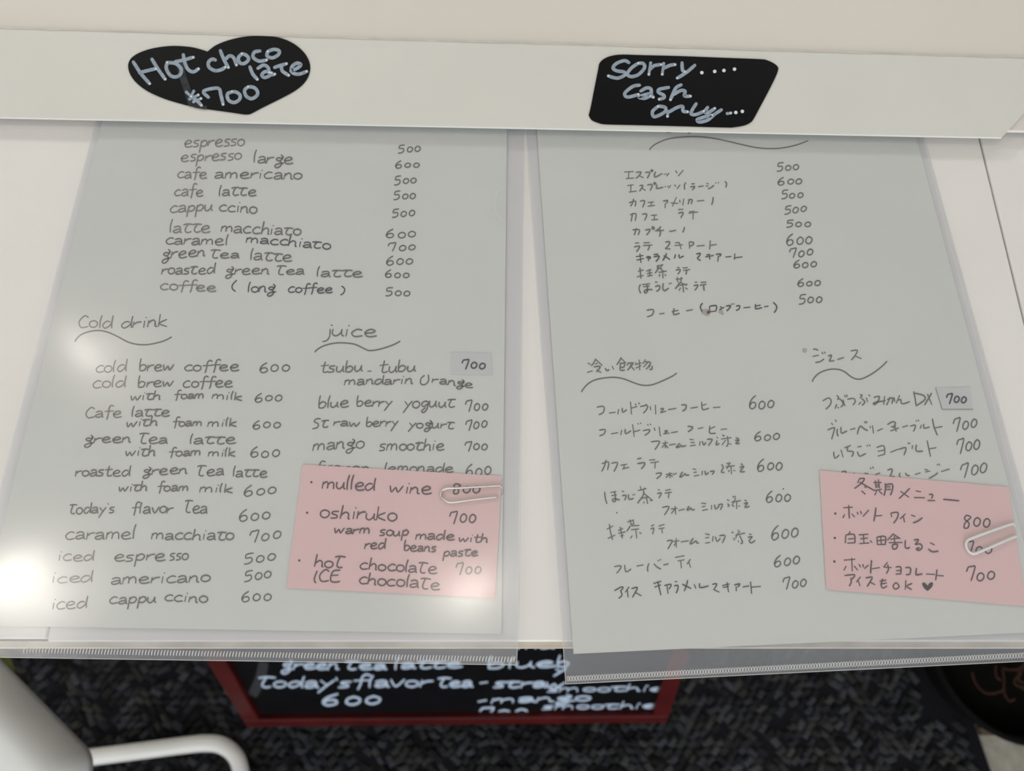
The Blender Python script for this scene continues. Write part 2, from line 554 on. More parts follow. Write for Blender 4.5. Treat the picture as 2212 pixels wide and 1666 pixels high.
GL = {
    'a': (.85, ".08,.8 .35,1 .62,.9 .68,.45 .72,.08 .82,.05", ".68,.55 .35,.52 .06,.28 .2,.02 .5,.1 .7,.38"),
    'b': (.82, ".12,1.9 .06,1 .1,.02", ".08,.55 .38,.95 .72,.62 .5,.06 .1,.05"),
    'c': (.8, ".75,.88 .42,1 .08,.5 .3,.02 .8,.16"),
    'd': (.92, ".66,.85 .35,.95 .04,.45 .25,.0 .62,.35 .8,.9", ".84,1.75 .78,.8 .82,0"),
    'e': (.9, ".06,.45 .5,.52 .74,.78 .45,1 .1,.62 .2,.1 .5,0 .88,.16"),
    'f': (.75, ".85,1.65 .62,1.85 .42,1.5 .38,.5 .28,-.35", ".02,.92 .85,1"),
    'g': (.85, ".52,1.42 .74,1.12 .62,.86 .34,.95 .14,.7 .34,.45 .62,.62 .74,1.1", ".4,.45 .66,.12 .55,-.4 .28,-.66 .08,-.45 .25,-.08 .9,.14"),
    'G': (.85, ".68,.9 .35,.98 .08,.5 .32,.1 .68,.6", ".72,.95 .64,-.3 .35,-.85 .15,-.6 .5,-.05"),
    'h': (.82, ".18,1.85 .12,1 .05,.0", ".08,.45 .4,.92 .65,.7 .64,.1 .78,.05"),
    'i': (.42, ".2,.95 .16,0", ".24,1.42 .34,1.36"),
    'j': (.5, ".4,.95 .42,0 .25,-.6 -.02,-.75", ".42,1.45 .55,1.38"),
    'k': (.8, ".12,1.75 .06,0", ".68,1 .1,.45 .74,0"),
    'l': (.35, ".22,1.85 .1,1 .12,0"),
    'm': (1.2, ".1,.95 .04,0", ".06,.55 .32,.95 .5,.75 .47,.05", ".5,.6 .78,.95 .98,.72 1.0,.02"),
    'n': (.85, ".1,.95 .04,0", ".06,.5 .38,.95 .6,.72 .62,.12 .8,.06"),
    'o': (.8, ".45,1 .12,.8 .08,.28 .4,0 .7,.3 .68,.78 .38,.98"),
    'p': (.82, ".16,.95 .1,0 .04,-.85", ".1,.55 .45,.97 .74,.62 .5,.1 .1,.16"),
    'r': (.68, ".1,.95 .04,0", ".07,.45 .35,.82 .68,.88"),
    's': (.72, ".66,.95 .25,.92 .14,.62 .52,.42 .5,.08 .05,0"),
    't': (.82, ".02,1.05 .4,1.16 .84,1.1", ".46,1.14 .28,.7 .24,.2 .48,0 .8,.16"),
    '+': (.8, ".42,1.75 .34,.9 .3,.15 .5,0 .8,.16", ".02,1.05 .8,1.15"),
    'T': (.85, ".0,1.5 .4,1.62 .88,1.52", ".42,1.6 .28,.9 .24,.25 .45,0 .7,.1"),
    'u': (.85, ".08,.95 .06,.3 .3,.02 .58,.4 .66,.95", ".66,.95 .66,.25 .82,.02"),
    'v': (.78, ".05,.95 .35,.02 .75,.98"),
    'w': (1.15, ".04,.95 .18,.05 .5,.72 .68,.05 1.06,.98"),
    'y': (.8, ".08,.95 .4,.36", ".8,1 .42,.2 .02,-.8"),
    'C': (.95, ".85,1.35 .5,1.6 .08,.8 .3,.05 .9,.2"),
    'S': (.9, ".85,1.4 .4,1.5 .15,1.1 .6,.7 .55,.15 .02,0"),
    'O': (1.1, ".45,1.35 .1,.9 .1,.2 .5,.0 .9,.5 .85,1.3 .78,1.35"),
    'I': (.4, ".25,1.5 .08,.5 .16,0 .28,-.02"),
    'E': (.95, ".85,1.55 .3,1.45 .1,.8 .14,.15 .45,0 .92,.12", ".12,.85 .72,.92"),
    '-': (.6, ".05,.55 .5,.58"),
    "'": (.25, ".1,1.6 .15,1.3"),
    '(': (.4, ".35,1.5 .08,.8 .1,.2 .35,-.2"),
    ')': (.4, ".05,1.4 .35,.9 .3,.2 .05,-.2"),
    '0': (.84, ".40,.68 .17,.52 .12,.2 .36,.02 .62,.18 .64,.5 .37,.68"),
    '5': (.85, ".74,1 .22,.96 .16,.58 .55,.58 .64,.25 .4,.02 .04,.0"),
    '6': (.85, ".58,1.02 .2,.72 .05,.3 .26,.0 .6,.15 .56,.45 .25,.48 .08,.25"),
    '7': (.85, ".02,.62 .14,.95 .4,.98 .68,1 .58,.5 .42,-.05"),
    '8': (.85, ".66,.9 .3,1 .16,.72 .55,.42 .5,.04 .18,.04 .22,.4 .66,.78 .66,.9"),
}
GLP = {k: (v[0], [[tuple(map(float, p.split(','))) for p in s.split()] for s in v[1:]]) for k, v in GL.items()}


def word(ink, text, x0, x1, y0, y1, xh, rnd, slant=0.10, sub=3, cap=False):
    tot = sum(GLP[c][0] for c in text)
    tot -= (GLP[text[-1]][0] - 0.72) if len(text) > 1 and text[-1] in 'aeonc0' else 0
    k = (x1 - x0) / tot
    cx = 0.0
    for c in text:
        adv, st = GLP[c]
        jy, js, jx = rnd.uniform(-.06, .06), rnd.uniform(.92, 1.08), rnd.uniform(-.04, .04)
        for s in st:
            pts = []
            for (u, v) in s:
                t = (cx + u + jx) / tot
                by = y0 + (y1 - y0) * t
                vv = (v * js + jy) * xh
                pts.append((x0 + (cx + u + jx) * k + vv * slant, by - vv))
            ink.stroke(pts, sub=sub, cap=cap)
        cx += adv


def parse(s):
    return [[tuple(map(float, p.split(','))) for p in q.split()] for q in s.split(';') if q.strip()]


# crops of the photograph the strokes were read from: (x, y, scale)
A = (320, 270, 3.568); B = (320, 470, 3.568); C = (90, 660, 3.881); D = (90, 860, 3.881); E = (90, 1070, 3.881)
F = (640, 680, 4.706); Gc = (640, 840, 4.706); H = (600, 1000, 4.337)
J1 = (1320, 270, 4.424); J2 = (1340, 460, 4.608); J3 = (1230, 740, 4.514); J4 = (1270, 960, 4.514); J5 = (1290, 1110, 4.514)
J6 = (1700, 720, 4.32); J7 = (1750, 880, 4.788); J8 = (1750, 1000, 4.788)
S1 = (260, 70, 5.144); S2 = (1240, 80, 4.608); K1 = (0, 1300, 2.989); K2 = (740, 1300, 2.989)


def inpx(crop, pts):
    return [(crop[0] + x / crop[2], crop[1] + y / crop[2]) for x, y in pts]


def zproj(z):
    def f(px, py):
        p = at(px, py, z)
        return (p.x, p.y, z)
    return f


def words(crop, spec, z, m, parent, w=3.0, seed=1):
    rnd = random.Random(seed)
    for line in spec.strip().splitlines():
        t = line.split()
        mm = m
        if t[-1] in ('dark', 'faint'):
            mm = {'dark': M_PEN, 'faint': M_FAINT}[t[-1]]
            t = t[:-1]
        n = list(map(float, t[1:]))
        ink = Ink(zproj(z), w)
        x0, y0 = crop[0] + n[0] / crop[2], crop[1] + n[2] / crop[2]
        x1, y1 = crop[0] + n[1] / crop[2], crop[1] + n[3] / crop[2]
        if t[0][0] in '5678' and len(t[0]) == 3:
            word(ink, t[0], x0, x1, y0, y1, n[4] / crop[2], rnd, 0.06)
            ink.build('price', mm, parent)
        else:
            word(ink, t[0], x0, x1, y0, y1, n[4] / crop[2], rnd)
            ink.build('handwriting', mm, parent)


def kana(crop, spec, z, m, parent, w=3.0, name='handwriting'):
    for line in spec.strip().splitlines():
        mm = m
        if line.startswith('!'):
            mm, line = M_PEN, line[1:]
        ink = Ink(zproj(z), w)
        for s in parse(line):
            if len(s) == 1:
                ink.dot(inpx(crop, s)[0], w * 0.62)
            else:
                ink.stroke(inpx(crop, s), sub=3)
        ink.build(name, mm, parent)


# ------------------------------------------------------------------ menu sheets
ZP0, ZP1, ZI = TABLE + 0.0008, TABLE + 0.0010, TABLE + 0.00108
left_poly = pl([(-48, 1352), (1083, 1370), (1097, 112), (259, 108)], ZP1)
menu_l = slab('menu_sheet', left_poly, ZP0, ZP1, M_PAPER)
tag(menu_l, 'grey-white paper menu handwritten in English, in a sleeve on the left', 'menu', 'paper menus on the table')
right_poly = pl([(1239, 1413), (2263, 1365), (1930, 112), (1148, 112)], ZP1)
menu_r = slab('menu_sheet', right_poly, ZP0, ZP1, M_PAPER)
tag(menu_r, 'grey-white paper menu handwritten in Japanese, in a sleeve on the right', 'menu', 'paper menus on the table')

words(A, """
espresso 272 742 172 158 52 faint
500 1925 2100 215 205 62
espresso 248 718 285 268 50 faint
large 808 1105 290 300 52
600 1905 2090 333 326 55
cafe 218 440 410 412 50 faint
americano 512 1185 410 420 48
500 1895 2070 460 448 62
cafe 198 415 548 548 50 faint
latte 540 820 548 545 50
500 1890 2065 578 568 60
cappu 160 500 678 664 50 faint
ccino 540 838 664 685 50
500 1875 2055 716 700 66
""", ZI, M_PENCIL, menu_l, seed=11)
words(B, """
latte 158 468 116 115 55 faint
macchiato 555 1175 112 140 50
600 1830 2065 157 155 66
caramel 128 620 205 214 48
macchiato 752 1400 192 245 44 dark
700 1848 2062 264 250 62
green 105 435 320 300 50
Tea 475 692 312 312 38
latte 778 1098 328 342 50
600 1830 2045 372 362 66
roasted 98 515 438 434 48
green 592 928 440 438 48
Tea 985 1198 440 440 40
latte 1290 1640 455 460 42
600 1825 2012 462 464 60
coffee 85 512 555 572 44 faint
( 640 685 560 560 50 dark
long 760 985 575 580 46 dark
coffee 1075 1410 580 582 42 dark
) 1478 1515 590 590 45 dark
500 1825 2020 605 606 60
""", ZI, M_PENCIL, menu_l, seed=12)
words(C, """
Cold 300 600 186 190 62 faint
drink 660 1060 190 180 58
cold 445 712 566 556 58 faint
brew 812 1110 550 545 55
coffee 1190 1640 548 552 52
600 1820 2080 562 556 84
cold 420 710 692 688 58 faint
brew 805 1112 686 680 52
coffee 1180 1590 686 686 52
with 740 1000 796 790 45
foam 1110 1365 785 780 42
milk 1425 1690 782 800 42
600 1780 2020 814 798 74
""", ZI, M_PENCIL, menu_l, seed=13)
kana(C, "278,305 300,270 350,235 430,213 500,212 570,230 650,268 720,305 790,325 870,330 950,318 1030,295 1092,262", ZI, M_PENCIL, menu_l, name='wavy_underline')
words(D, """
Cafe 360 655 166 165 54 faint
latte 745 1065 156 152 52
with 708 975 246 232 45
foam 1095 1350 238 238 42
milk 1390 1640 240 240 42
600 1768 2005 260 248 70
green 350 745 380 372 48
Tea 810 1050 382 380 50
latte 1232 1612 385 386 50
with 700 955 490 485 48
foam 1065 1340 490 482 42
milk 1395 1630 490 492 42
600 1745 1995 502 492 84
roas+ed 275 745 656 656 50
green 840 1215 645 638 48
Tea 1300 1520 654 648 50
latte 1595 1880 660 664 50
with 645 890 785 780 45
foam 965 1235 786 780 45
milk 1320 1605 790 798 45
600 1690 1970 826 800 84
""", ZI, M_PENCIL, menu_l, seed=14)
words(E, """
Today's 225 610 160 150 52
flavor 750 1105 155 150 55
Tea 1190 1385 150 150 62
600 1650 1920 222 205 94
caramel 192 795 372 370 62
macchiato 912 1610 370 378 55
700 1740 2005 402 366 98
iced 130 440 550 552 55 faint
espre 598 1025 555 548 58
sso 1065 1225 548 540 56
500 1690 1960 580 548 90
iced 75 435 738 730 56 faint
americano 575 1405 750 728 58
500 1690 1930 722 692 88
iced 75 385 958 950 60
cappu 560 960 915 902 56
ccino 1020 1385 888 905 54
600 1670 1925 896 886 88
""", ZI, M_PENCIL, menu_l, seed=15)  # middle iced uses faint ink: glare washing it out is put into the colour
words(F, """
juice 275 790 214 228 78
tsubu 235 680 592 578 66
tubu 840 1220 592 575 66
mandarin 482 1175 715 705 55
O 1255 1360 714 714 68
range 1378 1785 690 745 50
""".replace('tsubu', '+subu').replace('tubu', '+ubu').replace('++', '+'), ZI, M_PENCIL, menu_l, seed=16)
kana(F, """190,385 200,365 260,325 340,298 430,286 530,290 600,303 660,330 720,360 760,365 830,355 920,330 1000,300 1058,268
722,575 765,573""", ZI, M_PENCIL, menu_l, name='wavy_underline')
words(Gc, """
blue 215 520 200 186 66
berry 605 970 178 185 60
yoGuut 1090 1615 196 188 66
700 1715 1948 236 215 104
St 160 325 406 392 66
raw 375 655 380 386 50
berry 705 1030 386 386 55
yogurt 1140 1605 396 412 56
700 1715 1940 426 385 108
mango 162 685 632 600 72
smoothie 838 1490 630 626 66
700 1705 1945 632 620 98
frozen 185 745 834 850 58
lemonade 890 1585 846 850 56
600 1720 1985 890 878 120
""".replace('frozen', 'froren'), ZI, M_PENCIL, menu_l, seed=17)

kana(J1, """525,65 550,70 575,65;728,65 745,78 765,65
370,240 375,225 430,180 540,135 680,115 830,112 960,125 1100,152 1250,188 1380,215 1500,226 1620,222 1760,195 1885,150
125,450 215,445;170,450 165,512;140,513 220,508;235,455 288,450 262,490 235,512;268,485 310,505;325,455 370,455 345,512;378,440 388,431 400,438 390,446 378,440;425,445 415,500 490,465;505,465 510,478;525,462 530,475;555,460 530,490;615,435 632,462;690,432 640,490
155,580 215,572;190,580 188,640;170,642 245,632;270,582 306,580 270,636;296,605 330,628;345,575 395,572 372,630;405,558 418,552 428,562 415,568 405,558;440,570 435,608 500,595;515,585 522,595;540,580 545,592;570,575 550,605;605,570 620,590;660,572 630,612;715,550 700,580 705,620;765,565 800,562;755,595 800,588 775,625;830,592 885,583;910,558 935,565;905,582 930,585;925,612 955,600 985,575;995,552 1005,558;1020,548 1032,556;1085,540 1105,560 1095,600
170,745 235,728 228,780;215,705 205,745 185,780;275,730 322,726 300,790;350,742 410,736;385,742 382,775;350,778 420,768;495,730 542,722 528,750;518,750 515,795;625,690 585,780;568,745 640,750;655,715 660,745;695,705 685,770;735,720 775,714 765,758;750,705 745,730 735,760;820,728 890,722;975,690 972,730 960,765
180,860 238,848 230,918;205,842 200,880 190,925;295,855 342,852 320,915;380,865 440,860;415,865 412,905;385,908 450,903;640,810 692,806;640,845 690,838 665,890;745,830 800,824;740,844 832,832;785,840 782,905
""", ZI, M_PENCIL, menu_r, w=2.9)
words(J1, """
500 1578 1795 440 432 78
600 1590 1830 575 562 80
500 1620 1835 712 695 78
500 1650 1870 855 825 80
""", ZI, M_PENCIL, menu_r, seed=21, w=2.9)
kana(J2, """120,170 190,168 176,222;158,152 150,185 138,222;245,172 296,165 280,198 258,222;312,150 325,138 338,152 325,164 312,150;405,135 385,158 358,178;345,180 435,174;395,165 398,205 388,235;485,187 555,174;640,140 632,170 620,196
145,302 188,298;135,340 192,330 180,360 160,388;230,300 292,295;225,326 320,320;288,322 285,350 272,372;445,292 490,288 485,315 462,345 445,358;445,358 500,360;545,300 592,296;540,326 625,317;588,298 605,362;685,290 690,356;685,290 728,294 722,318 690,332;760,332 840,324;895,275 890,365;892,325 960,314
!155,436 230,424;160,470 235,455;195,405 205,498;255,446 300,438 288,462;275,428 280,482;330,415 378,411;330,440 386,430 375,460 352,486;460,403 445,440 420,476;430,425 465,445 495,466;548,412 545,435 535,455;585,412 588,448 632,428;755,410 798,404 765,456;765,456 800,476;855,420 895,414;845,440 930,424;880,410 892,466;950,415 1002,411 985,437;976,430 970,486;1045,440 1105,434;1140,404 1135,466;1138,448 1215,438
175,582 232,568;165,638 232,622;195,545 200,600 205,656;258,580 310,566;265,606 318,595;268,632 322,620;285,562 296,630;360,532 428,518;378,518 366,560;412,512 400,562;388,540 365,575 345,602;388,548 440,588;378,592 462,580;420,580 425,652;395,610 385,636;440,614 456,626;562,546 590,545;550,572 596,564 588,590 570,612;620,550 672,544;625,574 695,564;660,570 658,595 650,614
200,710 186,750 195,785 206,800;215,715 297,704;225,736 292,728;265,715 270,780 245,798 240,775 270,765 320,764;345,690 370,690;345,736 390,724 385,765 355,782;428,700 422,755 442,775 482,748;485,698 492,712;502,694 510,708;550,662 622,654;566,638 572,690;608,638 600,695;592,690 572,725 545,757;590,692 662,722;582,722 668,710;620,700 630,792;600,745 584,776;645,745 672,762;740,690 766,689;730,726 772,718 762,745 740,772;800,695 856,687;790,722 858,710;830,720 830,750 836,776
260,970 328,964 318,1015 265,1036;388,1006 440,1000;535,950 528,1005 545,1012 592,1000;510,985 578,970;655,976 722,964
!820,898 796,935 815,986;888,930 890,990;890,930 956,924 950,980;890,986 956,977;992,934 1012,942;985,966 1035,940;1050,930 1096,924 1085,950 1058,978;1105,904 1113,916;1126,900 1133,912;1150,930 1187,924 1180,958 1150,972;1225,946 1296,938;1345,908 1345,950 1360,956 1412,944;1345,930 1396,918;1430,936 1475,929;1520,890 1556,930 1548,970 1528,996;875,988 876,990
""", ZI, M_PENCIL, menu_r, w=3.1)
words(J2, """
500 1650 1895 147 140 74
600 1650 1915 322 314 106
700 1680 1915 452 422 88
600 1720 1955 552 540 76
600 1760 1995 732 720 74
500 1770 2010 910 895 94
""", ZI, M_PENCIL, menu_r, seed=22)
ink = Ink(zproj(TABLE + 0.00104), 4)
for c, r in (((830, 985), 6), ((862, 992), 8), ((1000, 985), 5), ((1015, 1002), 3.5)):
    ink.dot(inpx(J2, [c])[0], r, 14)
ink.build('stain', M_STAIN, menu_r, label='brownish smudge on the paper')
ink = Ink(zproj(ZI), 4)
ink.dot(inpx(J2, [(876, 990)])[0], 3.6, 12)
ink.build('ink_blot', M_PEN, menu_r, label='black ink blot')
ink = Ink(zproj(TABLE + 0.00104), 4)
ink.dot((1738, 757), 5.5, 16)
ink.build('stain', mat('grey_smudge', (0.40, 0.40, 0.385), 0.9, 0.1), menu_r, label='grey smudge beside the juice heading')
kana(J3, """178,200 207,215;173,293 228,275;258,158 240,195 213,230;256,165 322,226;250,210 277,204;235,240 302,234 262,290;264,268 312,296;350,250 358,270 375,275 388,262;415,228 432,266;505,143 488,180 460,220;505,155 552,202;500,203 495,268 542,270;490,206 536,204 530,240 490,242;575,195 560,228;572,206 622,200 602,228;600,215 590,245 562,272;595,228 636,272;645,193 650,215;640,217 706,198;680,168 686,272;645,252 702,224;742,165 715,210;735,190 792,196 770,236;762,198 720,242;790,225 745,262;806,228 804,262 780,262
118,485 130,460 180,405 250,365 350,345 440,340 530,355 620,390 700,415 780,418 860,395 950,355 1010,325 1048,297
265,632 335,625 330,682 285,706;385,690 450,680;480,650 472,702;515,638 520,682 560,655;595,578 605,702;602,642 662,624;640,598 650,612;672,588 684,602;690,626 760,614 752,655 718,692;745,598 752,608;788,622 792,662;838,608 842,702;885,652 918,644 890,686;885,686 945,670;960,656 1042,644;1090,612 1137,610 1132,650 1100,672;1180,642 1252,630;1290,578 1295,645 1315,656 1362,640;1290,616 1338,600;1400,636 1472,630
290,856 347,850 338,890 290,914;405,892 475,880;510,853 500,906;545,843 548,892 602,860;615,798 632,922;628,872 692,854;665,788 674,800;690,783 700,795;715,862 782,850 770,882 733,907;760,798 770,810;784,793 796,805;825,830 836,862;875,823 887,917;925,866 957,860 925,892;915,892 977,884;990,882 1056,870;1150,817 1202,825 1187,852 1155,872;1250,842 1306,830;1370,813 1365,872 1380,888 1427,885;1365,846 1422,820;1475,850 1537,842
793,970 877,963 862,1005 833,1047;905,986 962,979;935,960 936,1032;932,992 902,1027;940,1005 966,1032;970,1002 1037,990;1077,983 1058,1005 1040,1025 1075,1017 1092,998;1090,1000 1102,1017 1137,1004;1170,945 1212,950;1180,977 1222,975;1175,1010 1232,1000;1275,963 1268,1007;1295,963 1310,1002 1332,973;1340,946 1392,944 1375,980 1353,1007;1435,923 1447,935;1440,955 1430,1002 1462,985;1490,903 1512,915;1478,942 1582,928;1540,913 1548,990 1528,1017;1525,950 1487,1002;1560,985 1577,996;1620,930 1652,936;1615,957 1657,950 1620,987 1662,984
""", ZI, M_PENCIL, menu_r, w=2.9)
words(J3, """
600 1745 2000 657 636 118
600 1800 2050 962 946 94
""", ZI, M_PENCIL, menu_r, seed=23)
kana(J4, """135,190 202,174 190,252;177,152 160,215 133,267;225,186 287,179 275,225 253,267;318,206 382,194;355,202 350,236;333,242 402,224;480,146 522,135;480,190 552,180 545,212 518,242;595,154 657,150;608,182 692,169;657,175 652,237
660,287 717,280 700,312 668,337;758,296 822,284;795,273 802,332;795,297 758,326;805,300 826,318;825,297 867,284;922,268 895,322 932,304;930,304 948,290 962,304 987,298;1020,240 1057,246;1030,276 1062,270;1033,311 1087,300;1117,258 1110,302;1140,258 1150,297 1177,273;1190,266 1232,262 1210,297;1302,198 1320,225 1300,272 1332,274;1350,190 1392,180;1343,222 1432,209;1387,178 1353,242;1395,210 1400,292;1380,250 1368,272;1418,253 1437,260;1490,190 1512,200;1478,227 1522,215 1483,267 1532,267
163,463 170,530 186,582;218,472 277,460;228,502 282,492;260,465 270,550 242,556 248,532 312,544;330,455 352,465;333,502 372,500 358,547;395,488 400,537 447,528;435,488 441,500;450,483 457,497;488,452 562,434;510,408 520,452;545,428 572,435;541,440 540,495 483,577;541,475 632,552;523,527 597,515;570,515 582,582;550,560 543,577;605,552 632,544;680,440 702,448;673,482 717,475 690,527;753,452 807,440;748,477 817,468;790,470 785,527
723,617 792,610 745,692;808,632 872,625;850,603 856,687;845,635 813,677;883,647 942,634;987,603 965,642 985,640;985,640 1002,623 1017,642 1042,634;1103,575 1152,581;1108,612 1147,605;1113,647 1172,634;1205,593 1205,637;1235,588 1245,632 1282,598;1268,592 1312,585 1290,642;1355,540 1377,550;1360,580 1377,595 1363,612;1410,515 1442,510;1398,567 1492,549;1442,523 1403,602;1450,560 1450,632;1425,595 1418,612;1465,600 1482,606;1525,545 1547,551;1518,582 1557,569 1530,617 1577,604
282,668
1905,435
""", ZI, M_PENCIL, menu_r, w=2.9)
words(J4, """
600 1650 1900 272 246 112
600 1730 1975 574 552 106
""", ZI, M_PENCIL, menu_r, seed=24)
kana(J5, """118,98 130,180 150,257;93,152 157,118;103,242 177,208;223,128 246,242;203,166 252,143;203,192 277,178;225,220 258,208;293,82 352,64;320,58 332,102;350,55 356,100;325,108 362,98;322,118 310,140 288,172;330,120 412,114;330,157 407,149;375,150 386,242;342,213 323,242;410,185 432,196;525,121 557,107;520,152 552,140 540,202;598,122 657,104;598,147 657,139;630,145 636,192
678,267 732,260 712,305 688,347;738,272 802,264;770,238 771,332;770,277 748,312;815,277 892,264;937,238 903,297 947,280;945,278 965,266 972,288 992,284;1053,195 1097,206;1053,237 1092,232;1053,287 1102,280;1130,218 1124,272;1150,223 1170,272 1202,238;1190,216 1247,214 1220,287;1308,180 1332,186;1325,238 1342,262;1370,158 1392,182;1348,212 1442,189;1377,183 1348,242;1390,215 1418,280 1397,292;1380,263 1373,277;1480,200 1507,201;1468,232 1512,224 1483,262 1502,286 1542,259
165,517 232,509 218,548 188,582;268,498 280,567 332,539;383,512 452,499;505,483 490,530 495,567;553,488 580,518 622,542;590,453 602,465;610,443 622,455;643,502 697,489;758,427 852,410;783,462 852,449;815,460 821,532;912,443 875,492;895,473 911,527
!168,752 237,714 252,725 225,757;227,750 242,795 208,827;312,713 273,767;295,748 301,817;333,732 392,719 370,770 343,817;375,770 432,802;548,682 627,659;558,717 622,694;590,658 605,725 622,797;653,702 722,689 700,737;680,688 691,782;755,665 782,660;750,706 787,699 785,740 768,777;882,648 870,700 848,757;828,688 870,708 917,732;945,688 962,732;1000,678 1003,722 1087,704;1120,690 1167,684 1142,735;1130,737 1192,767;1218,702 1292,684;1225,722 1285,706;1265,668 1281,767;1335,697 1392,684 1370,717;1355,710 1356,757;1418,717 1482,704;1495,663 1506,782;1500,717 1597,709
""", ZI, M_PENCIL, menu_r, w=2.9)
words(J5, """
600 1690 1965 262 218 128
600 1720 1975 522 488 112
700 1805 2040 747 710 120
""", ZI, M_PENCIL, menu_r, seed=25)
kana(J6, """243,150 270,150 292,162;238,217 297,205;263,275 310,265 347,239;325,178 336,196;345,173 359,190;383,215 415,204 405,238 392,262;392,262 442,257;468,247 532,227;593,167 657,159 635,210 598,252;635,212 697,239
237,455 245,430 290,380 350,350 420,335 490,340 545,365 600,408 660,430 720,418 800,375 880,315 935,260
333,632 390,604 412,632 402,670 363,712;463,580 482,600 468,622;450,705 458,675 468,665;480,610 505,625 525,660 500,692;470,690 485,700;522,620 541,682;535,578 546,600;555,573 563,595;563,617 622,609 637,640 613,672;680,573 702,580 680,607;668,668 692,640;695,608 727,642 700,675;740,602 752,642;760,573 776,590;808,602 862,589 845,642 815,667 812,650 920,630;910,588 903,667;933,622 987,604 977,662;960,598 945,640 930,672;1000,598 1006,642;1052,578 1018,657;1033,627 1062,620 1067,652 1090,658 1147,639;1183,543 1195,610 1206,682;1190,560 1272,580 1287,620 1208,677;1310,568 1352,667;1350,558 1320,610 1283,672
""", ZI, M_PENCIL, menu_r, w=2.9)
kana(J7, """178,237 247,209 250,235 235,290 222,332;218,163 236,182;258,128 273,152;283,223 278,262 290,302;320,203 323,268 382,244;413,232 467,219;488,282 505,215 527,198 560,225 597,242;558,148 577,167;578,143 593,162;623,193 620,217;645,188 656,272;693,247 752,219;798,182 855,149 882,165 860,217;830,247 917,214;835,205 885,195;870,185 891,252;953,207 1012,189;1033,197 1087,184 1083,220 1068,252;1095,133 1101,150;1115,128 1126,145;1150,183 1138,222;1175,173 1178,217 1237,204;1265,118 1280,200 1317,292;1273,217 1367,200
243,458 255,527 302,493;318,438 341,517;353,422 422,394;395,405 383,450 440,458 445,485 428,512;488,412 532,405;488,460 512,507 577,478;585,393 596,405;610,388 621,402;688,417 762,399 772,482;698,457 767,444;698,507 777,484;828,467 912,434;915,437 992,419 970,497;1010,368 1019,382;1025,366 1033,380;1060,393 1053,432;1100,388 1093,437 1110,458 1167,454;1210,343 1228,430 1246,512;1223,432 1307,419
325,672 352,660 372,668 350,690;418,692 462,684;558,682 602,688;618,623 631,640;645,613 656,635;673,697 722,679;798,655 830,640 850,648 840,682 823,722;823,722 872,716;930,678 922,705 935,720;985,678 1000,702 1032,708;1083,697 1142,679;1183,642 1217,651;1188,672 1242,659;1228,737 1280,710 1322,678;1310,588 1319,600;1330,583 1339,605;1353,667 1442,639
""", ZI, M_PENCIL, menu_r, w=2.9)
words(J7, """
700 1475 1725 262 208 142
700 1505 1760 487 438 146
700 1550 1835 747 666 148
""", ZI, M_PENCIL, menu_r, seed=26)


def patch(parent, pts, crop, spec, label):
    p = slab('price_patch', pl(pts, ZI + 0.0002), ZI + 0.00002, ZI + 0.00016, M_PATCH, parent=parent, label=label)
    rnd = random.Random(5)
    ink = Ink(zproj(ZI + 0.00024), 3.4)
    t = spec.split()
    n = list(map(float, t[1:]))
    # zeros drawn at full height
    word(ink, t[0], crop[0] + n[0] / crop[2], crop[0] + n[1] / crop[2], crop[1] + n[2] / crop[2], crop[1] + n[3] / crop[2], n[4] / crop[2], rnd, 0.08)
    ink.build('price', M_PEN, p)
    # dark outline along the patch edge is drawn separately
    return p


patch(menu_l, inpx(F, [(1568, 605), (1995, 614), (1978, 388), (1568, 382)]), F, "700 1675 1920 556 548 92", 'small grey price patch reading 700 stuck over the old price')
patch(menu_r, inpx(J6, [(1452, 710), (1738, 708), (1710, 500), (1390, 510)]), J6, "700 1480 1672 662 645 88", 'small grey price patch reading 700 stuck over the old price')
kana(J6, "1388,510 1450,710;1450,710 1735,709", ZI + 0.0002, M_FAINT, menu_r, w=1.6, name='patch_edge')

# ------------------------------------------------------------------ pink notes
ZN0, ZN1 = TABLE + 0.00135, TABLE + 0.0015
ZNI = ZN1 + 0.00006
note_l = slab('pink_note', pl(inpx(H, [(80, 1172), (2038, 1268), (2097, 124), (232, 16)]), ZN1), ZN0, ZN1, M_PINK)
tag(note_l, 'pink paper note in English starting with mulled wine, clipped to the left menu', 'note', 'pink winter menu notes')
note_r = slab('pink_note', pl(inpx(J8, [(168, 1310), (2240, 1485), (2052, 252), (98, 80)]), ZN1), ZN0, ZN1, M_PINK)
tag(note_r, 'pink paper note in Japanese with an inked heart, clipped to the right menu', 'note', 'pink winter menu notes')
words(H, """
mulled 412 918 238 268 74
wine 1045 1420 280 295 68
800 1625 1900 290 290 100
oshiruko 392 1110 516 546 72
700 1605 1855 578 556 120
warm 525 870 660 668 52
soup 950 1225 682 686 54
made 1285 1640 724 722 56
wi+h 1695 1970 738 748 44
red 810 1010 810 805 56
beans 1178 1485 825 836 52
paste 1550 1865 880 870 48
hoT 335 620 976 985 66
chocolaTe 765 1475 995 1042 64
700 1665 1905 1052 1035 104 faint
ICE 335 590 1116 1126 70
chocolaTe 750 1500 1130 1190 66
""", ZNI, M_PENPINK, note_l, w=3.4, seed=31)
kana(H, "315,182;275,468;202,915", ZNI, M_PEN, note_l, w=4.2, name='bullet')
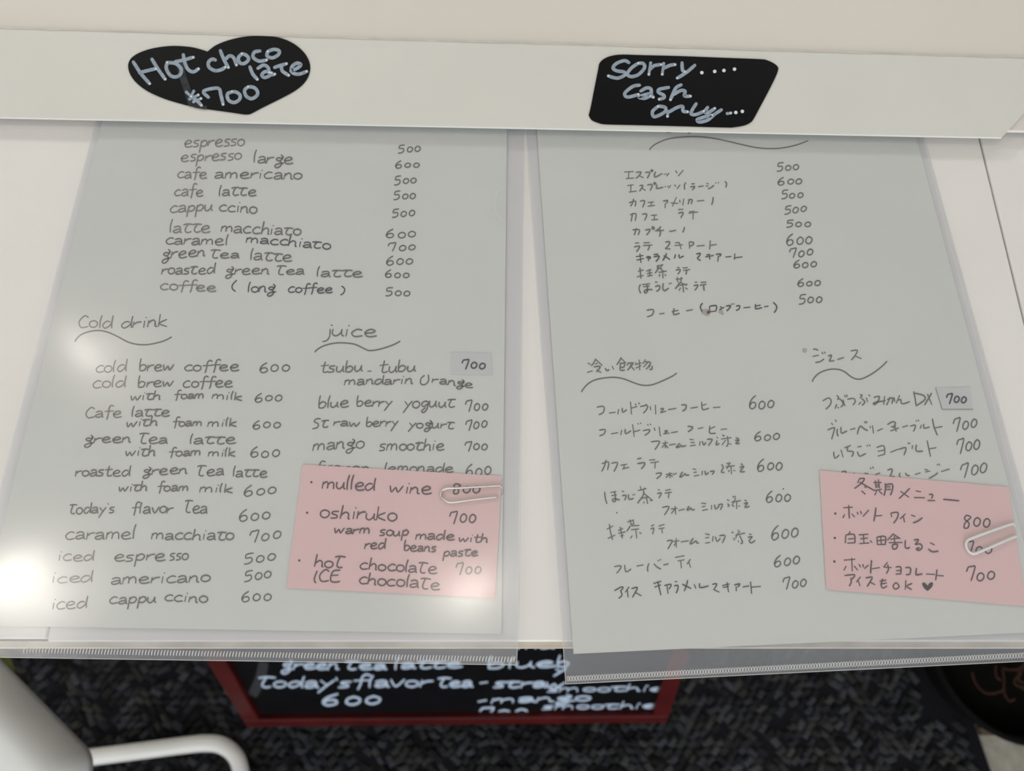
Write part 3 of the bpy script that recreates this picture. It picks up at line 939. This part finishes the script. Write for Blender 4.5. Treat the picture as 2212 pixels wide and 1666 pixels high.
kana(J8, """510,163 490,212;505,165 562,164 530,212 458,267;510,198 590,245 662,287;560,245 582,261;530,290 572,327;653,205 737,204;675,183 681,262;705,173 716,262;680,230 716,227;680,250 716,247;658,287 742,274;690,288 668,337;710,288 747,327;775,213 780,270 763,342;775,230 847,221 852,272 830,337;790,250 830,248;790,280 832,274;1032,262 980,315 918,372;933,293 1022,357;1090,290 1147,300;1073,360 1187,362;1228,330 1267,329 1255,372;1213,390 1292,392;1373,378 1450,385 1542,393
343,465 442,460;400,438 402,510 406,577;357,533 338,572;430,528 462,562;485,508 496,537;520,498 531,532;607,488 545,557;680,463 672,530 658,607;680,550 747,545;833,518 846,562;840,520 907,514 902,570 863,627;987,528 928,582;965,558 976,617;1043,540 1087,556;1063,622 1110,605 1162,568
415,708 390,752;370,745 363,832;373,745 457,744 462,832;390,790 452,784;383,832 460,828;503,747 602,739;550,745 556,832;518,787 597,779;508,837 612,829;620,803 642,827;690,768 696,847;690,770 777,764 776,852;730,765 736,847;695,807 772,799;695,847 777,844;862,733 798,802;860,740 932,787;828,792 922,779;870,758 876,842;813,827 957,824;850,848 902,844 892,886 855,890 850,848;985,798 983,870 1005,886 1032,873;1070,802 1122,794 1083,847;1083,847 1142,840 1157,882 1120,907 1098,890 1132,880;1240,828 1287,851;1223,890 1260,921 1327,914
348,1007 467,999;430,983 436,1122;372,1068 348,1117;455,1068 492,1112;505,1048 521,1082;545,1048 551,1082;602,1058 560,1097;635,1008 628,1080 625,1147;640,1097 722,1084;802,1028 758,1082;768,1082 842,1084;800,1053 811,1100 788,1147;883,1080 937,1079 936,1152;888,1117 932,1114;883,1152 942,1149;983,1086 1037,1089 1030,1152 988,1157;1100,1088 1093,1152 1110,1160 1162,1149;1198,1150 1292,1156;1312,1103 1306,1160 1298,1217;1305,1165 1382,1171
353,1167 462,1159 430,1207;420,1188 425,1237 403,1277;522,1178 478,1237;495,1213 516,1277;573,1192 642,1184 615,1240 588,1282;620,1235 672,1262;718,1226 787,1214;723,1256 792,1244;750,1198 735,1268 755,1296 797,1273;890,1238 858,1272 880,1307 922,1282 892,1238;990,1213 984,1312;1057,1248 998,1277 1052,1312
""", ZNI, M_PENPINK, note_r, w=3.2)
kana(J8, "260,525;255,778;250,1022", ZNI, M_PEN, note_r, w=4.4, name='bullet')
words(J8, """
800 1575 1860 672 662 140
700 1600 1880 942 934 118
700 1605 1915 1224 1216 138
""", ZNI, M_PENPINK, note_r, w=3.2, seed=32)
hp = catmull([(1216, 1272), (1216, 1272), (1235, 1245), (1262, 1236), (1272, 1255), (1255, 1292), (1216, 1327), (1216, 1327), (1180, 1300), (1158, 1258), (1166, 1240), (1190, 1243), (1216, 1272), (1216, 1272)], 4)
hp = inpx(J8, hp[:-1])
make('inked_heart', [zproj(ZNI)(*p) for p in hp] + [zproj(ZNI)(*inpx(J8, [(1216, 1285)])[0])],
     [[i, (i + 1) % len(hp), len(hp)] for i in range(len(hp))], M_PEN, parent=note_r, label='small solid black heart')


# ------------------------------------------------------------------ paper clips
def clip(front, back, crop, r, m, label):
    z = ZN1 + r + 0.0001
    zb = TABLE + 0.0006
    pts = []
    for (x, y) in catmull(inpx(crop, front), 5):
        p = at(x, y, z); pts.append((p.x, p.y, z))
    for i, (x, y) in enumerate(catmull(inpx(crop, back), 4)):
        p = at(x, y, z); pts.append((p.x, p.y, max(zb, z - 0.0004 * (i + 1))))
    v, f = tube_geo(pts, r, 8)
    return tag(make('paper_clip', v, f, m, smooth=True), label, 'paper clip', 'wire paper clips')


clip([(2065, 318), (1850, 342), (1640, 370), (1575, 358), (1530, 318), (1535, 270), (1590, 240), (1700, 236), (1900, 224), (2075, 212)],
     [(2090, 214), (2104, 240), (2106, 275), (2092, 300), (2060, 316), (1900, 330)], H, 0.00052, M_WIRE, 'silver wire paper clip on the right edge of the English pink note')
clip([(2140, 755), (1980, 822), (1790, 905), (1700, 940), (1655, 930), (1618, 885), (1612, 830), (1650, 790), (1800, 732), (1980, 668), (2100, 630)],
     [(2115, 630), (2138, 665), (2146, 705), (2150, 740), (2120, 772), (1980, 830)], J8, 0.00062, M_WIREW, 'pale wire paper clip slanting over the Japanese pink note')


# ------------------------------------------------------------------ plastic sleeves
def film_sheet(name, quad, z, amp, m, parent, seed, nx=44, ny=60):
    """grid over quad bl, br, tr, tl with faint waves"""
    P = [at(x, y, z) for x, y in quad]
    v, f = [], []
    for j in range(ny + 1):
        t = j / ny
        for i in range(nx + 1):
            s = i / nx
            p = P[0] * (1 - s) * (1 - t) + P[1] * s * (1 - t) + P[2] * s * t + P[3] * (1 - s) * t
            dz = amp * (noise.noise(Vector((p.x * 11, p.y * 11, seed))) + 0.5 * noise.noise(Vector((p.x * 26, p.y * 20, seed + 9))))
            v.append((p.x, p.y, z + max(-amp, dz)))
    for j in range(ny):
        for i in range(nx):
            k = j * (nx + 1) + i
            f.append([k, k + 1, k + nx + 2, k + nx + 1])
    return make(name, v, f, m, parent=parent, smooth=True)


def weld(name, a, b, n, hgt, lean, parent, z, ring):
    ink = Ink(zproj(z), 1.3)
    for i in range(n):
        t = (i + .5) / n
        cx, cy = a[0] + (b[0] - a[0]) * t, a[1] + (b[1] - a[1]) * t
        if ring:
            w = 2.1
            ink.stroke([(cx - w, cy + hgt * .3), (cx - w, cy - hgt * .3), (cx, cy - hgt * .5), (cx + w, cy - hgt * .3), (cx + w, cy + hgt * .3), (cx, cy + hgt * .5), (cx - w, cy + hgt * .3)], w=1.5, sub=1)
        else:
            ink.stroke([(cx + lean, cy - hgt * .5), (cx, cy), (cx - lean * .4, cy + hgt * .5)], w=2.2, sub=1)
    return ink.build(name, M_WELD, parent, kind='stuff', label='row of fine heat-weld ridges')


def edge_line(name, pts, z, parent, w=1.6):
    ink = Ink(zproj(z), w)
    ink.stroke(pts, smooth=False)
    ink.build(name, M_WELD, parent)


def sleeve(quad, label, seed, weld_a, weld_b, nweld, ring):
    c = at((quad[0][0] + quad[1][0]) / 2, (quad[0][1] + quad[2][1]) / 2, TABLE)
    root = thing('plastic_sleeve', (c.x, c.y, TABLE), label, 'sleeve', 'clear sleeves around the menus')
    film_sheet('front_film', quad, TABLE + 0.0026, 0.0004, M_FILM, root, seed)
    film_sheet('back_film', quad, TABLE + 0.0004, 0.00008, M_FILMB, root, seed + 3, 6, 8)
    weld('weld_seam', weld_a, weld_b, nweld, 11.5, 2.0, root, TABLE + 0.00325, ring)
    return root


sl_l = sleeve([(-95, 1419), (1116, 1437), (1136, 112), (247, 106)], 'clear plastic sleeve around the English menu, overhanging the table edge', 3.0, (48, 1405), (1114, 1425), 158, False)
sl_r = sleeve([(1222, 1478), (2310, 1424), (1946, 112), (1124, 112)], 'clear plastic sleeve around the Japanese menu, hanging lower over the table edge', 8.0, (1224, 1467), (2305, 1411), 176, True)
ZE = TABLE + 0.00325
edge_line('film_edge', [(1134, 290), (1130, 500), (1127, 850), (1122, 1300), (1116, 1437)], ZE, sl_l, 1.3)
edge_line('film_edge', [(-95, 1419), (1116, 1437)], ZE, sl_l, 1.5)
edge_line('film_edge', [(1135, 290), (1169, 755), (1190, 1000), (1222, 1478)], ZE, sl_r, 1.3)
edge_line('film_edge', [(1222, 1478), (2310, 1424)], ZE, sl_r, 1.6)
edge_line('film_edge', [(1996, 301), (2045, 500), (2105, 720), (2149, 880), (2199, 1080)], ZE, sl_r, 1.0)
nk = Ink(zproj(ZE), 1.0)
nk.stroke([(1092, 405), (1078, 412), (1070, 432), (1071, 455), (1082, 472), (1092, 480)])
nk.build('thumb_notch', M_WELD, sl_l, label='faint half-round thumb notch')


# ------------------------------------------------------------------ black stickers on the strip
ZS = ST + 0.0005


def sticker(name, outline, crop, label, cat, strokes, w, drops=True):
    pts = [at(x, y, ZS) for x, y in inpx(crop, outline)]
    o = slab(name, [(p.x, p.y) for p in pts], ST + 0.0001, ZS, M_STICK)
    tag(o, label, cat, 'black stickers on the strip')
    for line in strokes:
        ink = Ink(zproj(ZS + 0.00012), w)
        dr = Ink(zproj(ZS + 0.00028), w)
        for s in parse(line):
            q = inpx(crop, s)
            if len(q) == 1:
                dr.dot(q[0], w * .52, 12)
            else:
                ink.stroke(q, cap=True)
                if drops:
                    dr.dot(q[-1], w * .30, 10)
        ink.build('lettering', M_CHALK, o)
        dr.build('paint_drop', M_DROP, o)
    return o


heart_outline = catmull([(968, 212), (968, 212), (900, 190), (800, 165), (680, 152), (560, 150), (420, 165), (300, 192), (190, 235), (120, 285), (90, 340), (87, 400), (110, 470), (160, 540), (240, 610), (340, 670), (480, 730), (640, 780), (800, 820), (960, 848), (1120, 870), (1260, 890), (1360, 905), (1410, 907), (1450, 898), (1560, 840), (1680, 780), (1800, 720), (1920, 655), (2020, 580), (2080, 500), (2105, 420), (2105, 350), (2080, 280), (2030, 210), (1950, 140), (1850, 85), (1740, 52), (1620, 40), (1500, 38), (1360, 50), (1230, 78), (1120, 115), (1040, 155), (968, 212), (968, 212)], 3)[:-1]
hs = sticker('heart_sticker', heart_outline, S1, 'black heart-shaped sticker hand-lettered Hot chocolate 700 yen', 'sticker', [
    "145,330 230,460 325,570;352,300 420,410 498,520;215,450 310,425 395,405",
    "520,340 510,400 555,478 620,495 670,460 672,400 610,345 520,335;700,250 715,330 750,410 810,440 868,407;615,325 700,310 810,278",
    "1055,308 1020,298 980,330 985,385 1050,425 1120,415 1165,388;1112,205 1150,300 1200,390;1170,300 1215,262 1260,285 1290,362;1350,238 1310,285 1330,340 1380,345 1425,300 1400,255 1350,238;1550,208 1490,220 1475,275 1540,320 1625,308;1640,212 1630,262 1690,285 1755,250 1765,208 1710,190 1640,212",
    "1440,385 1470,460 1522,522;1530,400 1590,365 1640,390 1655,445;1655,442 1605,440 1572,475 1602,503 1655,485 1680,450;1655,440 1672,470 1715,465;1715,390 1780,368 1845,350;1790,372 1800,430 1870,478;1895,430 1970,395 2005,358 1960,342 1905,385 1910,445 1980,465 2070,435",
    "735,665 785,712;815,655 788,712;790,712 850,760 900,810;770,742 865,697;815,772 895,737;978,722 925,655 1085,622 1118,700 1142,800;1240,662 1190,685 1200,750 1260,780 1320,750 1330,700 1290,665 1240,660;1420,608 1380,645 1400,710 1460,738 1520,700 1520,650 1480,612 1420,606",
], 7.6)
sm = Ink(zproj(ZS + 0.00005), 12)
sm.stroke(inpx(S1, [(650, 300), (690, 480), (730, 600), (760, 700), (800, 815)]), w=15)
sm.stroke(inpx(S1, [(760, 780), (830, 815), (960, 838)]), w=8)
sm.build('chalky_smear', M_SMEAR, hs, label='faint greyish smear running down the sticker')
cash_outline = catmull([(146, 775), (165, 700), (200, 520), (240, 320), (252, 262), (300, 215), (380, 185), (480, 174), (700, 180), (1000, 187), (1400, 202), (1840, 219), (1920, 230), (1990, 262), (2030, 298), (2030, 335), (2000, 410), (1930, 550), (1850, 700), (1790, 810), (1760, 845), (1700, 875), (1600, 893), (1500, 896), (1000, 882), (600, 872), (320, 865), (240, 850), (175, 822), (146, 775)], 3)[:-1]
sticker('rectangular_sticker', cash_outline, S2, 'black rounded rectangular sticker hand-lettered Sorry Cash only', 'sticker', [
    "545,255 500,235 420,265 388,310 430,338 498,348 505,378 430,410 342,388;640,262 570,310 530,370 570,395 640,375 700,310 690,265 640,262;762,260 745,372;752,325 800,285 865,275;892,265 878,372;890,315 950,285 1005,275;1075,258 1080,330 1105,348;1200,283 1120,352 1028,410",
    "1272,355;1400,343;1492,334;1597,321",
    "650,480 585,492 505,560 535,598 640,572;665,538 720,508 765,518 770,580 788,600;762,562 690,580 645,600 700,612 760,588;940,503 850,520 840,550 890,578 895,605 848,620;1065,478 1010,512 960,625;985,578 1060,535 1105,542 1098,588 1158,590",
    "835,692 782,740 792,792 850,778 908,740 908,702 860,690 835,692;935,742 930,790;938,752 1020,705 1080,692 1085,740 1130,745;1215,665 1180,720 1165,765 1215,772 1290,740;1330,702 1298,748 1340,750 1400,712;1465,727 1400,770 1330,828 1250,848 1225,825 1280,802 1375,778",
    "1525,762 1560,757;1610,752;1675,741",
], 7.4)

# ------------------------------------------------------------------ chalkboard standing on the mat
bl, br = at(537, 1573, 0.0), at(1438, 1564, 0.0)
LEAN = math.radians(25.2)
eu = (br - bl).normalized()
ey = Vector((-eu.y, eu.x, 0))
ev = (ey * math.sin(LEAN) + Vector((0, 0, 1)) * math.cos(LEAN)).normalized()
en = eu.cross(ev).normalized()          # faces the viewer
if en.y > 0:
    en = -en
BW = (br - bl).length
BHT = 0.80
sign = thing('chalkboard_sign', ((bl + br) / 2)[:], 'dark red framed A-frame chalkboard with white lettering standing under the table', 'sign')


def bar(name, u0, u1, v0, v1, n0, n1, m, bevel=0.002, **k):
    bm = bmesh.new()
    vs = []
    for n_ in (n0, n1):
        for (u, v) in ((u0, v0), (u1, v0), (u1, v1), (u0, v1)):
            vs.append(bm.verts.new(bl + eu * u + ev * v + en * n_))
    for q in ((3, 2, 1, 0), (4, 5, 6, 7), (0, 1, 5, 4), (1, 2, 6, 5), (2, 3, 7, 6), (3, 0, 4, 7)):
        bm.faces.new([vs[i] for i in q])
    if bevel:
        bmesh.ops.bevel(bm, geom=list(bm.edges), offset=bevel, segments=2, profile=0.5, affect='EDGES')
    return bm_make(name, bm, m, parent=sign, **k)


RW = 0.024
V0 = 0.010
bar('bottom_rail', 0, BW, V0, V0 + RW, -0.014, 0.003, M_RED)
bar('top_rail', 0, BW, BHT - RW, BHT, -0.014, 0.003, M_RED)
bar('side_rail', 0, RW, V0 + RW, BHT - RW, -0.014, 0.003, M_RED)
bar('side_rail', BW - RW, BW, V0 + RW, BHT - RW, -0.014, 0.003, M_RED)
bar('board_panel', RW - .004, BW - RW + .004, V0 + RW - .004, BHT - RW + .004, -0.012, -0.006, M_BOARD, 0, label='black writing surface')
# back prop panel legs
for u in (0.03, BW - 0.05):
    a = bl + eu * u + ev * (BHT - .03) - en * 0.02
    foot = Vector((a.x, a.y, 0)) + ey * 0.10
    foot.z = 0.009
    v, f = tube_geo([a, foot], 0.010, 6)
    make('prop_leg', v, f, M_RED, parent=sign)
p0 = bl + en * (-0.0056)


def bproj(px, py):
    return on(px, py, p0, en)


def bwords(spec, crop=None):
    rnd = random.Random(8)
    for line in spec.strip().splitlines():
        t = line.split()
        n = list(map(float, t[1:6]))
        w = float(t[6]) if len(t) > 6 else 4.4
        ink = Ink(bproj, w)
        ink.up = en
        word(ink, t[0], n[0], n[1], n[2], n[3], n[4], rnd, slant=0.15, cap=True)
        ink.build('lettering', M_BCHALK, sign)


bwords("""
green 608 730 1446 1446 13
Tea 745 830 1446 1446 12
latte 850 992 1445 1443 13
Today's 556 757 1486 1485 13.5
flavor 764 932 1484 1484 14
Tea 944 1018 1484 1484 13
straw 1066 1222 1485 1485 11.5
smoothie 1180 1430 1495 1493 8 3.2
mango 1060 1274 1519 1514 9.5 4
600 694 824 1523 1521 24 5
700 1034 1138 1546 1545 17 4.4
smoothie 1170 1412 1533 1530 7.5 3.2
mar 1118 1222 1402 1400 11
blue 1052 1190 1444 1441 13
b 1200 1230 1441 1441 13
y 1198 1222 1454 1454 8
""")
ink = Ink(bproj, 4.4)
ink.up = en
ink.stroke([(1038, 1476), (1052, 1474)], cap=True)
ink.stroke([(1034, 1516), (1050, 1513)], cap=True)
ink.build('lettering', M_BCHALK, sign)
ink = Ink(lambda x, y: on(x, y, p0 - en * 0.0002, en), 14)
ink.stroke([(570, 1430), (562, 1466), (545, 1504)], w=22)
ink.build('smear', mat('board_grey_smear', (0.03, 0.03, 0.034), 0.6, 0.2), sign, label='dull grey band at the left of the board')

# ------------------------------------------------------------------ white chair, lower left
ZSEAT = 0.47
c0, c1 = at(-95, 1392, ZSEAT), at(148, 1640, ZSEAT)
c2 = at(285, 1900, ZSEAT)
chair = thing('chair', (at(0, 1800, ZSEAT).x - 0.1, at(0, 1800, ZSEAT).y, -0.003), 'white plastic chair with tubular sled base at the lower left', 'chair')
d = (c1 - c0).normalized()
nrm = Vector((-d.y, d.x, 0))
if nrm.x > 0:
    nrm = -nrm
far = c0 - d * 0.06
side = c1 + Vector((0.012, -0.12, 0))
back_a, back_b = far + nrm * 0.40, side + nrm * 0.38
seat_poly = rounded([tuple(p[:2]) for p in (far, c1, side, back_b, back_a)], [0.05, 0.012, 0.05, 0.06, 0.06], 6)
bm = bmesh.new()
top = [bm.verts.new((x, y, ZSEAT - 0.045)) for x, y in seat_poly]
cx_ = sum(p[0] for p in seat_poly) / len(seat_poly); cy_ = sum(p[1] for p in seat_poly) / len(seat_poly)
rings = [top]
for (s, z) in ((1.0, -0.034), (0.985, -0.022), (0.955, -0.011), (0.91, -0.003), (0.86, 0.0), (0.80, -0.001), (0.6, -0.004), (0.3, -0.006)):
    rings.append([bm.verts.new((cx_ + (x - cx_) * s, cy_ + (y - cy_) * s, ZSEAT + z)) for x, y in seat_poly])
for a, b in zip(rings[:-1], rings[1:]):
    for i in range(len(a)):
        bm.faces.new([a[i], a[(i + 1) % len(a)], b[(i + 1) % len(a)], b[i]])
bm.faces.new(rings[-1])
bm.faces.new(list(reversed(top)))
bm_make('seat', bm, M_CHAIR, parent=chair, smooth=True)
zt = 0.0140
rail = [(-260, 1700), (60, 1653), (190, 1637), (300, 1623), (400, 1610), (448, 1606), (480, 1611), (506, 1630), (519, 1660), (524, 1720), (530, 1900)]
pts = [at(x, y, zt) for x, y in catmull(rail, 5)]
a_end, b_end = pts[0], pts[-1]
v, f = tube_geo(pts, 0.0115, 12)
make('sled_base', v, f, M_TUBE, parent=chair, smooth=True)
for e, tgt in ((a_end, (cx_ - 0.08, cy_ + 0.04)), (b_end, (cx_ + 0.02, cy_ - 0.12))):
    path = catmull([tuple(e), (e.x + (tgt[0] - e.x) * .05, e.y - 0.02, 0.06), ((e.x + tgt[0]) / 2, (e.y + tgt[1]) / 2, 0.26), (tgt[0], tgt[1], ZSEAT - 0.043)], 5)
    v, f = tube_geo(path, 0.0115, 10)
    make('leg', v, f, M_TUBE, parent=chair, smooth=True)
# backrest, outside the frame at the far left
bk = [back_a + d * 0.03 - nrm * 0.02, back_b - d * 0.03 - nrm * 0.02]
slab('backrest', rounded([tuple((bk[0])[:2]), tuple((bk[1])[:2]), tuple((bk[1] + nrm * 0.02)[:2]), tuple((bk[0] + nrm * 0.02)[:2])], 0.004, 3),
     ZSEAT - 0.02, ZSEAT + 0.36, M_CHAIR, bevel=0.003, parent=chair)

# ------------------------------------------------------------------ black planter, lower right
pc = at(2212, 1393, 0.115)
PR = (pc - at(2008, 1393, 0.115)).length
planter = thing('planter', (pc.x, pc.y, -0.0026), 'low black round planter with dry rusty stems at the right edge of the mat', 'planter')
v, f = lathe_geo([(0.078, -0.0026), (0.088, 0.004), (PR * .93, 0.07), (PR, 0.108), (PR, 0.115), (PR * .955, 0.117), (PR * .93, 0.105), (PR * .90, 0.06)], (pc.x, pc.y, 0), 48)
make('pot', v, f, M_POT, parent=planter, smooth=True)
v, f = lathe_geo([(PR * .905, 0.055), (PR * .905, 0.074), (PR * .6, 0.080), (PR * .2, 0.083)], (pc.x, pc.y, 0), 40)
make('soil', v, f, M_SOIL, parent=planter, smooth=True)
pf, pb = at(2114, 1590, 0.006), at(2114, 1571, 0.006)
slab('trim_1', [(edge(pf.y) + .003, pf.y), (X1, pf.y + .01), (X1, pb.y + .01), (edge(pb.y) + .003, pb.y)], FZ, 0.004, M_WOOD, bevel=0.001, kind='structure')
K3 = (1950, 1400, 6.263)
for s in ("1260,230 1255,330 1275,400 1330,440", "1345,290 1370,420 1365,580 1400,670 1450,720 1520,690", "1345,270 1440,295 1560,285 1640,230", "940,330 970,450 1040,550 1130,615 1260,610 1370,570",
          "1560,290 1570,360 1510,440 1530,500 1640,540", "1640,200 1600,330 1560,430 1640,470", "1640,520 1600,540 1660,570"):
    zz = [0.215, 0.235, 0.225, 0.220, 0.23, 0.24, 0.22]
    pts = [at(x, y, 0.098) for x, y in catmull(inpx(K3, parse(s)[0]), 4)]
    v, f = tube_geo(pts, 0.0012, 5)
    make('dry_stem', v, f, M_STEM, parent=planter, smooth=True)

# ------------------------------------------------------------------ small leafy plant half hidden at the left
lp = at(-120, 1445, 0.0)
plant = thing('potted_plant', (lp.x, lp.y, -0.003), 'small potted plant with one broad dark green leaf showing at the left edge', 'plant')
v, f = lathe_geo([(0.045, 0.0), (0.060, 0.10), (0.064, 0.10), (0.064, 0.115), (0.056, 0.115), (0.054, 0.09)], (lp.x, lp.y, -0.0026), 28)
make('pot', v, f, M_POT, parent=plant, smooth=True)


def leaf(tip, root_, width, up):
    tip, root_ = Vector(tip), Vector(root_)
    ax = tip - root_
    side = Vector((-ax.y, ax.x, 0)).normalized()
    v, f = [], []
    n = 10
    for i in range(n + 1):
        t = i / n
        c = root_ + ax * t + Vector((0, 0, up * math.sin(t * math.pi * .8)))
        w = width * math.sin(math.pi * min(1, t * .97 + .03)) ** 0.7
        v += [c - side * w + Vector((0, 0, .006)), c, c + side * w + Vector((0, 0, .006))]
    for i in range(n):
        for k in range(2):
            a = i * 3 + k
            f.append([a, a + 1, a + 4, a + 3])
    make('leaf', v, f, M_LEAF, parent=plant, smooth=True)
    vv, ff = tube_geo([(lp.x, lp.y, 0.085), ((lp.x + root_.x) / 2, (lp.y + root_.y) / 2, root_.z + .02), root_], 0.002, 5)
    make('stem', vv, ff, M_LEAF, parent=plant, smooth=True)


t0 = at(46, 1447, 0.26)
leaf(t0, t0 + Vector((-0.075, 0.012, 0.0)), 0.024, 0.01)
leaf((lp.x - .02, lp.y + .12, .26), (lp.x, lp.y + .03, .2), 0.022, 0.015)
leaf((lp.x - .13, lp.y + .03, .24), (lp.x - .04, lp.y, .19), 0.022, 0.015)
